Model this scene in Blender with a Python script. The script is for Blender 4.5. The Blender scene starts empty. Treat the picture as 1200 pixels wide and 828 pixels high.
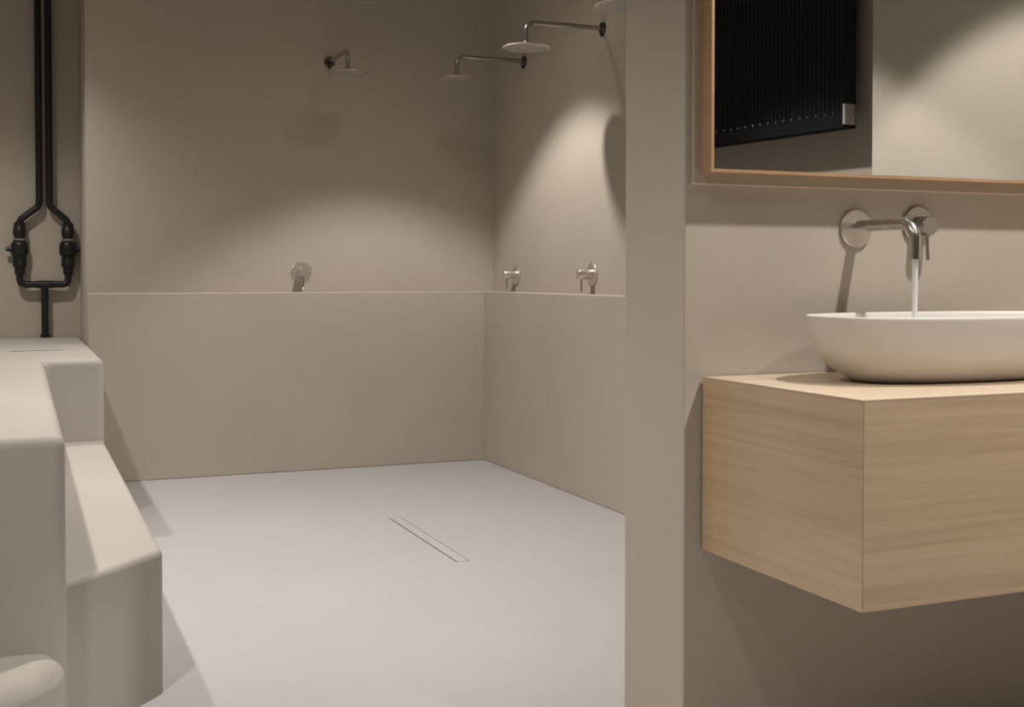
import bpy, bmesh, math
from mathutils import Vector, Matrix
S = bpy.context.scene
C = S.collection
PI = math.pi

# ------------------------------------------------------------ camera, world, lights, exposure
cam_d = bpy.data.cameras.new('camera'); cam = bpy.data.objects.new('camera', cam_d); C.objects.link(cam)
cam.location = (0, 0, 1.05)
cam.rotation_euler = (math.radians(90 - 1.33), 0, math.radians(-22.404))
cam_d.sensor_width = 36; cam_d.lens = 1411.26 * 36 / 1200; cam_d.shift_y = (355.23 - 414) / 1200
cam_d.clip_start = .02; cam_d.clip_end = 60
S.camera = cam
S.view_settings.view_transform = 'Standard'; S.view_settings.look = 'None'
S.view_settings.gamma = 1; S.view_settings.use_curve_mapping = False
S.view_settings.exposure = 0.0
w = bpy.data.worlds.new('world'); S.world = w; w.use_nodes = True
w.node_tree.nodes['Background'].inputs[0].default_value = (1, .93, .85, 1)
w.node_tree.nodes['Background'].inputs[1].default_value = 0.05
ZL = 2.585                                       # recessed ceiling downlights, lamps just under the ceiling
WARM = (1.0, .945, .885)
def downlight(x, y, core, spill, size=97, blend=.2, r=.035):
    for nm, en, sz, bl in (('downlight', core, size, blend), ('downlight_spill', spill, 165, 1.0)):
        if en <= 0: continue
        l = bpy.data.lights.new(nm, 'SPOT'); l.energy = en; l.color = WARM
        l.spot_size = math.radians(sz); l.spot_blend = bl; l.shadow_soft_size = r
        o = bpy.data.objects.new(nm, l); C.objects.link(o); o.location = (x, y, ZL)
downlight(1.80, 5.32, 90, 6, 99, .34)                   # over the showers
downlight(1.94, 1.42, 102, 5)                    # over the washbasin
downlight(1.94, 0.36, 84, 4)                    # over the next basin
downlight(-.35, 5.96, 90, 7, 125, 1)           # row along the bench
downlight(-.35, 3.95, 76, 4, 125, .8)
downlight(-.35, 1.90, 84, 4, 125, .8)
downlight(0.95, 3.60, 130, 6, 120, 1)           # middle of the room
downlight(0.30, 0.90, 32, 4, 120, 1)

# ------------------------------------------------------------ materials
def mat(name, col, rough=.6, metal=0, **kw):
    m = bpy.data.materials.new(name); m.use_nodes = True
    b = m.node_tree.nodes['Principled BSDF']
    b.inputs['Base Color'].default_value = (*col, 1); b.inputs['Roughness'].default_value = rough
    b.inputs['Metallic'].default_value = metal
    for k, v in kw.items(): b.inputs[k.replace('_', ' ')].default_value = v
    return m
def cement(name, c1, c2, rough=.62, scale=1.6, bump=.04):
    m = mat(name, c1, rough); nt = m.node_tree; n = nt.nodes; b = n['Principled BSDF']
    tc = n.new('ShaderNodeTexCoord')
    no = n.new('ShaderNodeTexNoise'); no.inputs['Scale'].default_value = scale; no.inputs['Detail'].default_value = 6; no.inputs['Roughness'].default_value = .6
    rp = n.new('ShaderNodeValToRGB'); rp.color_ramp.elements[0].position = .3; rp.color_ramp.elements[1].position = .7
    rp.color_ramp.elements[0].color = (*c1, 1); rp.color_ramp.elements[1].color = (*c2, 1)
    n2 = n.new('ShaderNodeTexNoise'); n2.inputs['Scale'].default_value = 22; n2.inputs['Detail'].default_value = 4
    bp = n.new('ShaderNodeBump'); bp.inputs['Strength'].default_value = bump; bp.inputs['Distance'].default_value = .01
    L = nt.links.new
    L(tc.outputs['Object'], no.inputs['Vector']); L(tc.outputs['Object'], n2.inputs['Vector'])
    L(no.outputs['Fac'], rp.inputs['Fac']); L(rp.outputs['Color'], b.inputs['Base Color'])
    L(n2.outputs['Fac'], bp.inputs['Height']); L(bp.outputs['Normal'], b.inputs['Normal'])
    b.inputs['Specular IOR Level'].default_value = .25
    return m
def wood(name, c1, c2, axis, rough=.5):
    m = mat(name, c1, rough); nt = m.node_tree; n = nt.nodes; b = n['Principled BSDF']; L = nt.links.new
    tc = n.new('ShaderNodeTexCoord'); mp = n.new('ShaderNodeMapping')
    sc = [55, 55, 55]; sc['XYZ'.index(axis)] = 1.1
    mp.inputs['Scale'].default_value = sc; mp.inputs['Rotation'].default_value = (0, math.radians(1.5) if axis == 'X' else 0, 0)
    no = n.new('ShaderNodeTexNoise'); no.inputs['Scale'].default_value = 1; no.inputs['Detail'].default_value = 7; no.inputs['Roughness'].default_value = .68; no.inputs['Distortion'].default_value = .6
    mp2 = n.new('ShaderNodeMapping'); s2 = [5, 5, 5]; s2['XYZ'.index(axis)] = .7; mp2.inputs['Scale'].default_value = s2
    n2 = n.new('ShaderNodeTexNoise'); n2.inputs['Scale'].default_value = 1; n2.inputs['Detail'].default_value = 2
    mx = n.new('ShaderNodeMath'); mx.operation = 'MULTIPLY_ADD'; mx.inputs[1].default_value = .65
    mu = n.new('ShaderNodeMath'); mu.operation = 'MULTIPLY'; mu.inputs[1].default_value = .35
    rp = n.new('ShaderNodeValToRGB'); rp.color_ramp.elements[0].position = .36; rp.color_ramp.elements[1].position = .64
    rp.color_ramp.elements[0].color = (*c1, 1); rp.color_ramp.elements[1].color = (*c2, 1)
    bp = n.new('ShaderNodeBump'); bp.inputs['Strength'].default_value = .06; bp.inputs['Distance'].default_value = .004
    L(tc.outputs['Object'], mp.inputs['Vector']); L(mp.outputs['Vector'], no.inputs['Vector'])
    L(tc.outputs['Object'], mp2.inputs['Vector']); L(mp2.outputs['Vector'], n2.inputs['Vector'])
    L(n2.outputs['Fac'], mu.inputs[0]); L(no.outputs['Fac'], mx.inputs[0]); L(mu.outputs[0], mx.inputs[2])
    L(mx.outputs[0], rp.inputs['Fac']); L(rp.outputs['Color'], b.inputs['Base Color'])
    L(no.outputs['Fac'], bp.inputs['Height']); L(bp.outputs['Normal'], b.inputs['Normal'])
    return m
M_wall = cement('wall_cement', (.505, .454, .390), (.545, .490, .421))
M_bench = cement('bench_cement', (.448, .417, .380), (.478, .446, .408))
M_floor = cement('floor_cement', (.475, .46, .455), (.505, .49, .485), rough=.55, scale=1.1)
M_ceil = cement('ceiling_cement', (.42, .39, .35), (.45, .42, .38))
M_woodx = wood('oak_front', (.47, .335, .205), (.63, .475, .315), 'X')
M_woody = wood('oak_side', (.47, .335, .205), (.63, .475, .315), 'Y')
M_strip = wood('oak_strip', (.47, .315, .18), (.62, .45, .275), 'Y')
M_top = wood('oak_top', (.50, .39, .275), (.63, .51, .385), 'X')
M_frame = wood('oak_frame', (.42, .26, .14), (.52, .335, .195), 'Y')
M_edge = mat('light_wood_edge', (.80, .66, .52), .5)
M_board = mat('tan_board', (.50, .42, .325), .6)
M_flange = mat('dark_steel', (.10, .098, .09), .3, 1)
M_arm = mat('shower_steel', (.46, .44, .41), .2, 1)
M_steel = mat('brushed_steel', (.55, .53, .50), .26, 1)
M_face = mat('satin_steel', (.74, .69, .63), .4, 1)
M_black = mat('black_pipe_paint', (.010, .011, .012), .38)
M_rad = mat('black_radiator_enamel', (.011, .014, .017), .35)
M_white = mat('matt_white_resin', (.70, .67, .63), .45)
M_mirror = mat('mirror_glass', (.74, .75, .73), .012, 1)
M_dark = mat('dark_gap', (.035, .032, .028), .6)
M_slot = mat('brown_slot', (.10, .075, .06), .6)
M_nozzle = mat('shower_face', (.42, .40, .37), .5, .4)
M_plate = mat('grey_plate', (.55, .53, .50), .45)
M_water = mat('running_water', (.93, .93, .93), .12, 0, Transmission_Weight=.25, IOR=1.33)

# ------------------------------------------------------------ helpers
def obj(name, bm, m, parent=None, smooth=True, bevel=0, seg=3, angle=35):
    bmesh.ops.recalc_face_normals(bm, faces=bm.faces[:])
    me = bpy.data.meshes.new(name); bm.to_mesh(me); bm.free()
    me.materials.append(m)
    o = bpy.data.objects.new(name, me); C.objects.link(o)
    if smooth:
        for p in me.polygons: p.use_smooth = True
        es = o.modifiers.new('edges', 'EDGE_SPLIT') if not bevel else None
        if es: es.split_angle = math.radians(angle)
    if bevel:
        b = o.modifiers.new('bevel', 'BEVEL'); b.width = bevel; b.segments = seg; b.limit_method = 'ANGLE'
        b.angle_limit = math.radians(30); b.harden_normals = True
    if parent: o.parent = parent
    return o
def thing(name, label, cat, loc=(0, 0, 0), rz=0, group=None):
    o = bpy.data.objects.new(name, None); C.objects.link(o); o.empty_display_size = .1
    o.location = loc; o.rotation_euler = (0, 0, rz); o['label'] = label; o['category'] = cat
    if group: o['group'] = group
    return o
def struct(name, bm, m, **kw):
    o = obj(name, bm, m, **kw); o['kind'] = 'structure'; return o
def box(bm, a, b):
    c = [(a[i] + b[i]) / 2 for i in range(3)]; s = [abs(b[i] - a[i]) for i in range(3)]
    bmesh.ops.create_cube(bm, size=1, matrix=Matrix.Translation(c) @ Matrix.Diagonal((*s, 1)))
def B(a, b):
    bm = bmesh.new(); box(bm, a, b); return bm
def prism(pts, z0, z1, bm=None):
    bm = bm or bmesh.new()
    lo = [bm.verts.new((x, y, z0)) for x, y in pts]; hi = [bm.verts.new((x, y, z1)) for x, y in pts]
    bm.faces.new(lo[::-1]); bm.faces.new(hi); n = len(pts)
    for i in range(n): bm.faces.new((lo[i], lo[(i + 1) % n], hi[(i + 1) % n], hi[i]))
    return bm
def lathe(prof, origin=(0, 0, 0), axis=(0, 0, 1), n=40, bm=None):
    """prof: (radius, distance along axis) pairs; closed at both ends"""
    bm = bm or bmesh.new(); q = Vector((0, 0, 1)).rotation_difference(Vector(axis).normalized()); og = Vector(origin)
    rings = [[bm.verts.new(og + q @ Vector((r * math.cos(2 * PI * k / n), r * math.sin(2 * PI * k / n), h))) for k in range(n)] for r, h in prof]
    for a, b in zip(rings, rings[1:]):
        for k in range(n): bm.faces.new((a[k], a[(k + 1) % n], b[(k + 1) % n], b[k]))
    bm.faces.new(rings[0][::-1]); bm.faces.new(rings[-1])
    return bm
def fillet(pts, r, seg=8):
    """round the inner corners of a 3D polyline"""
    P = [Vector(p) for p in pts]; out = [P[0]]
    for i in range(1, len(P) - 1):
        a = (P[i - 1] - P[i]).normalized(); b = (P[i + 1] - P[i]).normalized()
        ang = a.angle(b); d = min(r / math.tan(ang / 2), (P[i - 1] - P[i]).length * .49, (P[i + 1] - P[i]).length * .49)
        rr = d * math.tan(ang / 2); cen = P[i] + (a + b).normalized() * (rr / math.sin(ang / 2))
        v0 = P[i] + a * d - cen; v1 = P[i] + b * d - cen; tot = v0.angle(v1); ax = v0.cross(v1).normalized()
        for k in range(seg + 1): out.append(cen + Matrix.Rotation(tot * k / seg, 3, ax) @ v0)
    out.append(P[-1]); return out
def tube(path, r, n=20, bm=None):
    bm = bm or bmesh.new(); P = [Vector(p) for p in path]; rings = []
    t0 = (P[1] - P[0]).normalized(); u = t0.orthogonal().normalized()
    for i, p in enumerate(P):
        t = ((P[min(i + 1, len(P) - 1)] - p).normalized() + (p - P[max(i - 1, 0)]).normalized()).normalized()
        u = (u - t * u.dot(t)).normalized(); v = t.cross(u)
        rings.append([bm.verts.new(p + (u * math.cos(2 * PI * k / n) + v * math.sin(2 * PI * k / n)) * r) for k in range(n)])
    for a, b in zip(rings, rings[1:]):
        for k in range(n): bm.faces.new((a[k], a[(k + 1) % n], b[(k + 1) % n], b[k]))
    bm.faces.new(rings[0][::-1]); bm.faces.new(rings[-1])
    return bm
def disc_prof(r, t, e=.002):
    return [(r - e, 0), (r, e), (r, t - e), (r - e, t)]

# ------------------------------------------------------------ the room
H = 2.72
struct('floor', B((-2.1, -2.6, -.1), (3.6, 7.4, 0)), M_floor)
struct('ceiling', B((-2.1, -2.6, H), (3.6, 7.4, H + .1)), M_ceil)
# wall behind the shower: upper part set back, lower part (with its ledge) standing proud
YB, YU, XR, XU, XL, ZLD, YP = 6.392, 6.519, 2.460, 2.568, .338, .960, 7.2
struct('wall_back', B((XL, YU, 0), (XU + .12, YP, H)), M_wall)
struct('trim_1', B((XL, YB, 0), (XU, YU, ZLD)), M_wall, bevel=.006)
struct('wall_right', B((XU, 2.3576, 0), (XU + .12, YU, H)), M_wall)
struct('trim_2', B((XR, 2.3576, 0), (XU, YB, ZLD)), M_wall, bevel=.006)
struct('wall_recess', B((-2.1, YP, 0), (XU + .12, YP + .12, H)), M_wall)
struct('wall_partition', B((1.2412, 2.1034, 0), (3.45, 2.3576, H)), M_wall, bevel=.004)
struct('wall_left', B((-1.85, -2.6, 0), (-1.73, YP, H)), M_wall)
struct('wall_front', B((-2.1, -2.6, 0), (3.6, -2.5, H)), M_wall)
# right-hand side of the washroom, seen in the mirror: a stretch standing proud, then a set-back stretch with the radiator
struct('wall_side', B((2.75, .715, 0), (3.45, 2.1034, H)), M_wall, bevel=.004)
rwx, rwy, ra = 3.06, .715, math.radians(8)
wr = struct('wall_radiator', B((0, -3.3, 0), (.12, .02, H)), M_wall)
wr.location = (rwx, rwy, 0); wr.rotation_euler = (0, 0, -ra)

# ------------------------------------------------------------ stepped plaster bench on the left
t = thing('stepped_bench', 'pale rounded plaster bench stepping down beside the shower at the left edge', 'bench', (0, 5.0, 0))
def local(bm, tt): bm.transform(Matrix.Translation(-tt.location)); return bm
up = prism([(-1.725, 2.775), (.097, 2.775), (.104, 5.25), (.3365, 5.25), (.3365, 7.195), (-1.725, 7.195)], -.04, .705)
obj('upper_seat', local(up, t), M_bench, t, bevel=.028, seg=5)
lo = prism([(.0, 2.80), (.088, 2.83), (.336, 3.112), (.336, 5.35), (.0, 5.35)], -.03, .365)
obj('lower_seat', local(lo, t), M_bench, t, bevel=.020, seg=5)
arc = [(.092, 2.90), (.092, 2.79), (.085, 2.745), (.068, 2.70), (.035, 2.655), (-.10, 2.53), (-.30, 2.44), (-.6, 2.40), (-1.725, 2.40), (-1.725, 2.90)]
obj('foot_step', local(prism(arc, -.05, .235), t), M_bench, t, bevel=.06, seg=8)
obj('slot', local(prism([(-.025, 5.90), (.198, 5.935), (.198, 5.950), (-.025, 5.915)], .7045, .7062), t), M_slot, t)['label'] = 'narrow brown slot in the bench top'

# ------------------------------------------------------------ linear drain
t = thing('linear_drain', 'long narrow slot drain set flush in the pale shower floor', 'drain', (1.511, 4.57, 0))
obj('drain_channel', local(B((1.485, 4.140, -.004), (1.537, 4.998, .0006)), t), M_dark, t)
obj('drain_cover', local(B((1.4890, 4.1395, -.003), (1.5335, 4.9985, .0011)), t), M_floor, t)

# ------------------------------------------------------------ black pipework on the recess wall
py = 7.150
t = thing('pipework', 'black painted heating pipes forking into a loop above the bench', 'pipe', (.152, py, .705))
def L_(p): return (p[0] - .152, 0, p[1] - .705)
for sgn, x0, x1 in ((-1, .125, .023), (1, .178, .272)):
    obj('riser_pipe', tube(fillet([L_((x0, H + .01)), L_((x0, 1.432)), L_((x1, 1.352)), L_((x1, 1.30))], .05), .0185), M_black, t)
    vx = x1 - .152
    v = obj('valve', lathe([(.019, 1.345), (.030, 1.335), (.030, 1.312), (.034, 1.306), (.034, 1.270), (.028, 1.262), (.028, 1.240), (.040, 1.232), (.045, 1.222), (.047, 1.195),
        (.045, 1.165), (.036, 1.158), (.034, 1.130), (.037, 1.124), (.037, 1.100), (.028, 1.092), (.027, 1.060), (.019, 1.052)][::-1], (vx, 0, -.705), n=24), M_black, t)
    obj('metal_ring', lathe([(.0285, 1.238), (.0365, 1.240), (.0365, 1.252), (.0285, 1.254)], (vx, 0, -.705), n=24), M_steel, v)
    obj('union_nut', lathe([(.020, .030), (.020, .052), (.012, .056), (.012, .072)], (vx, 0, 1.195 - .705), (sgn, 0, 0), n=8), M_black, v)
obj('cross_pipe', tube(fillet([L_((.023, 1.06)), L_((.023, 1.000)), L_((.272, 1.000)), L_((.272, 1.06))], .035), .0185), M_black, t)
obj('tee', lathe([(.0215, -.045), (.0215, .045)], L_((.152, 1.0)), (1, 0, 0), n=20), M_black, t)
obj('drop_pipe', tube([L_((.150, 1.0)), L_((.150, .712))], .0195), M_black, t)
obj('base_flange', lathe(disc_prof(.026, .018), (-.002, 0, .001), n=24), M_black, t)
for z in (1.9,):
    for x in (.125, .178):
        obj('pipe_clip', B((x - .152 - .006, .0, z - .705 - .006), (x - .152 + .006, .049, z - .705 + .006)), M_black, t)

# ------------------------------------------------------------ showers
def shower(loc, rz, label):
    """arm runs along local -Y out of the wall at local y=0; origin at the wall flange"""
    t = thing('rain_shower', label, 'shower', loc, rz, 'rain showers on the shower walls')
    obj('wall_flange', lathe(disc_prof(.029, .012), (0, 0, 0), (0, -1, 0), 32), M_flange, t)
    obj('set_screw', lathe(disc_prof(.007, .016, .001), (0, 0, -.032), (0, -1, 0), 12), M_dark, t)
    obj('shower_arm', tube(fillet([(0, -.01, 0), (0, -.393, 0), (0, -.393, -.095)], .045, 10), .0115), M_arm, t)
    obj('swivel_joint', lathe([(.012, 0), (.018, -.006), (.018, -.022), (.014, -.028)][::-1], (0, -.393, -.088), (0, 0, 1), 24), M_steel, t)
    d = obj('shower_disc', lathe([(.104, -.0105), (.109, -.008), (.109, -.004), (.104, -.0015), (.03, 0)], (0, -.393, -.112), (0, 0, 1), 64), M_face, t)
    bm = bmesh.new(); lathe([(.098, -.0012), (.100, 0)], (0, -.393, -.1235), (0, 0, 1), 48, bm)
    for k, rr in ((6, .02), (12, .042), (18, .064), (24, .086)):
        for i in range(k):
            a = 2 * PI * i / k
            lathe([(.0018, -.0022), (.0028, 0)], (rr * math.cos(a), -.393 + rr * math.sin(a), -.1246), (0, 0, 1), 6, bm)
    obj('nozzle_plate', bm, M_nozzle, d)
    return t
# the rooms' right wall faces -X : turn local -Y to -X  -> rotate by -90 deg
shower((XU, 6.05, 2.211), -PI / 2, 'rain shower head on a bent arm in the far right corner')
shower((XU, 5.102, 2.211), -PI / 2, 'rain shower head on a bent arm at the middle of the right wall')
shower((XU, 4.155, 2.211), -PI / 2, 'rain shower head cut off by the frame top beside the wall edge')
shower((1.603, YU, 2.218), 0, 'rain shower head alone on the back shower wall')

def mixer(loc, rz, label, tilt=0):
    t = thing('shower_mixer', label, 'tap', loc, rz, 'shower mixers above the ledge')
    obj('wall_plate', lathe(disc_prof(.056, .006), (0, 0, 0), (0, -1, 0), 48), M_face, t)
    obj('mixer_body', lathe([(.024, .006), (.0235, .030), (.022, .031), (.022, .034), (.0245, .035), (.0245, .074), (.0225, .077)], (0, 0, 0), (0, -1, 0), 40), M_face, t)
    h = obj('lever', tube([(0, -.058, -.018), (.010 * tilt, -.058, -.082)], .0055, 14), M_steel, t)
    obj('lever_tip', lathe([(.0045, 0), (.006, .002), (.0045, .005)], (.010 * tilt, -.058, -.087), (0, 0, 1), 14), M_steel, h)
    return t
mixer((XU, 6.165, 1.055), -PI / 2, 'steel mixer tap on the right shower wall nearest the corner')
mixer((XU, 5.215, 1.055), -PI / 2, 'steel mixer tap on the right shower wall nearest the wall edge')
mixer((1.443, YU, 1.068), 0, 'steel mixer tap on the back shower wall', -.3)

# ------------------------------------------------------------ vanity
vx0, vx1, vy0, vy1, vz0, vz1 = 1.282, 2.735, 1.600, 2.098, .4955, .8455
t = thing('vanity_cabinet', 'wall hung pale oak vanity cabinet below the white basin', 'cabinet', (vx0, vy1, vz0))
q = .018
obj('countertop', local(B((vx0, vy0, vz1 - .003), (vx1, vy1, vz1)), t), M_top, t)
obj('top_panel', local(B((vx0 + q, vy0 + q, vz1 - .022), (vx1, vy1, vz1 - .004)), t), M_woodx, t)
obj('side_panel', local(B((vx0, vy0 + .0012, vz0), (vx0 + q, vy1 - .094, vz1 - .0035)), t), M_woody, t)
obj('end_strip', local(B((vx0, vy1 - .0938, vz0), (vx0 + q, vy1, vz1 - .0035)), t), M_strip, t)['label'] = 'slightly redder oak strip against the wall'
obj('front_panel', local(B((vx0 + .0018, vy0, vz0), (vx1, vy0 + q, vz1 - .0035)), t), M_woodx, t)
obj('bottom_panel', local(B((vx0 + q + .001, vy0 + q + .001, vz0 + .001), (vx1, vy1, vz0 + q)), t), M_woodx, t)

# ------------------------------------------------------------ basin
bx, by, bz = 1.728, 1.879, .8460
t = thing('washbasin', 'oval matt white vessel basin standing on the oak vanity', 'basin', (bx, by, bz))
A0, B0, Hb = .325, .168, .127
def sup(a, b, z, n=96, e=2.35):
    out = []
    for k in range(n):
        th = 2 * PI * k / n; c, s = math.cos(th), math.sin(th)
        out.append((a * math.copysign(abs(c) ** (2 / e), c), b * math.copysign(abs(s) ** (2 / e), s), z))
    return out
outer = [(.112, .0), (.100, .003), (.086, .011), (.064, .022), (.042, .036), (.026, .053), (.0135, .076), (.005, .100), (.0005, .121), (0, .1255), (.002, .127)]
inner = [(.005, .1265), (.0075, .121), (.011, .100), (.019, .072), (.035, .045), (.062, .026), (.10, .019), (.14, .016)]
bm = bmesh.new(); rings = []
for d, z in outer + inner: rings.append([bm.verts.new(p) for p in sup(A0 - d * .86, B0 - d * .72, z)])
for a, b in zip(rings, rings[1:]):
    for k in range(96): bm.faces.new((a[k], a[(k + 1) % 96], b[(k + 1) % 96], b[k]))
bm.faces.new(rings[0][::-1]); bm.faces.new(rings[-1])
obj('bowl', bm, M_white, t, angle=60)
obj('waste_plug', lathe([(.024, 0), (.030, .002), (.030, .004), (.022, .007)], (0, 0, .0158), n=32), M_steel, t)

# ------------------------------------------------------------ wall spout and its handle
sx, wy = 1.660, 2.1034
t = thing('wall_spout', 'brushed steel wall spout with running water above the basin', 'tap', (sx, wy, 1.150))
obj('wall_plate', lathe(disc_prof(.0405, .007), (0, 0, 0), (0, -1, 0), 64), M_face, t)
obj('spout', tube(fillet([(0, -.006, .004), (0, -.187, .004), (0, -.187, -.068)], .055, 14), .0122, 28), M_steel, t)
bm = lathe([(.0050, -.262), (.0052, -.18), (.0056, -.12), (.0062, -.066)], (0, -.187, 0), (0, 0, 1), 20)
tag = obj('water_stream', bm, M_water); tag.location = (sx, wy, 1.150)
tag['label'] = 'thin stream of water falling from the spout into the basin'; tag['category'] = 'water'
M_f2 = mat('grey_steel', (.42, .40, .36), .3, 1)
t = thing('basin_mixer', 'round steel basin control with thin lever right of the spout', 'tap', (1.826, wy, 1.161))
obj('wall_plate', lathe(disc_prof(.040, .007), (0, 0, 0), (0, -1, 0), 64), M_f2, t)
k = obj('control_knob', lathe([(.021, .007), (.021, .022), (.0195, .0225), (.0195, .025), (.021, .0255), (.021, .042), (.019, .045)], (0, 0, -.004), (0, -1, 0), 48), M_f2, t)
obj('lever', tube([(0, -.032, -.022), (.003, -.032, -.078)], .0042, 14), M_steel, t)

# ------------------------------------------------------------ mirror
t = thing('wall_mirror', 'large oak framed mirror above the basin', 'mirror', (1.272, wy, 1.255))
fx0, fx1, fz0, fz1, fy0, fy1 = 1.2725, 2.71, 1.2545, 2.25, 2.054, 2.091
obj('backing_board', local(B((1.2565, fy1, 1.2350), (fx1 + .015, wy - .0005, fz1 + .015)), t), M_board, t)
obj('board_lip', local(B((1.2565, fy1 - .0006, 1.2325), (fx1 + .015, wy - .0005, 1.2350)), t), M_edge, t)
fr = bmesh.new(); e = .0065
box(fr, (fx0, fy0, fz0), (fx0 + e, fy1, fz1)); box(fr, (fx1 - e, fy0, fz0), (fx1, fy1, fz1))
box(fr, (fx0 + e, fy0, fz0), (fx1 - e, fy1, fz0 + e)); box(fr, (fx0 + e, fy0, fz1 - e), (fx1 - e, fy1, fz1))
obj('frame', local(fr, t), M_frame, t)
obj('glass', local(B((fx0 + e, fy0 + .002, fz0 + e), (fx1 - e, fy0 + .006, fz1 - e)), t), M_mirror, t)

# ------------------------------------------------------------ black radiator (seen in the mirror)
t = thing('panel_radiator', 'black ribbed panel radiator reflected in the mirror', 'radiator', (rwx, rwy, -.02), -ra)
# local frame: wall plane x = 0 (room is -x), y runs away from the near end
ry0, ry1, rz0, rz1, rf, rb = -2.2, -.345, 1.625, 2.50, -.135, -.070
bm = bmesh.new(); n = 78; st = (ry1 - ry0) / n
prof = []
for i in range(n):
    y = ry0 + st * i
    prof += [(y, rf + .007), (y + st * .25, rf + .007), (y + st * .38, rf), (y + st * .87, rf)]
prof.append((ry1, rf + .012))
lo_ = [bm.verts.new((x, y, rz0 + .05)) for y, x in prof]; hi_ = [bm.verts.new((x, y, rz1 - .03)) for y, x in prof]
for i in range(len(prof) - 1): bm.faces.new((lo_[i], lo_[i + 1], hi_[i + 1], hi_[i]))
box(bm, (rf + .012, ry0, rz0 + .045), (rf + .03, ry1, rz1 - .02))
obj('ribbed_panel', bm, M_rad, t, angle=20)
bm = bmesh.new(); box(bm, (rf - .001, ry0, rz0), (rf + .03, ry1, rz0 + .052)); box(bm, (rf - .001, ry0, rz1 - .03), (rb, ry1, rz1)); box(bm, (rb - .02, ry0, rz0), (rb, ry1, rz1 - .02))
box(bm, (rf + .02, ry0, rz0), (rb, ry0 + .01, rz1 - .03)); box(bm, (rf + .02, ry1 - .01, rz0), (rb, ry1, rz1 - .03)); box(bm, (rf, ry0, rz0), (rb, ry1, rz0 + .02))
obj('casing', bm, M_rad, t)
rv = None
for i in range(24):
    if rv is None: rv = c = obj('rivet', lathe(disc_prof(.0045, .003, .001), (rf - .001, 0, rz0 + .058), (-1, 0, 0), 10), M_steel, t)
    else: c = rv.copy(); C.objects.link(c); c.parent = t
    c.location = (0, ry1 - .05 - i * .045, 0)
v = obj('valve_plate', B((rf - .002, ry1, rz0 + .012), (rf + .052, ry1 + .010, rz0 + .088)), M_plate, t)
obj('valve_knob', lathe([(.015, .010), (.015, .022), (.013, .024), (.013, .030)], (rf + .034, ry1, rz0 + .046), (0, 1, 0), 20), M_steel, v)
for y in (ry0 + .25, ry1 - .25):
    obj('wall_bracket', B((rb, y - .02, rz0 + .1), (-.0005, y + .02, rz1 - .1)), M_rad, t)
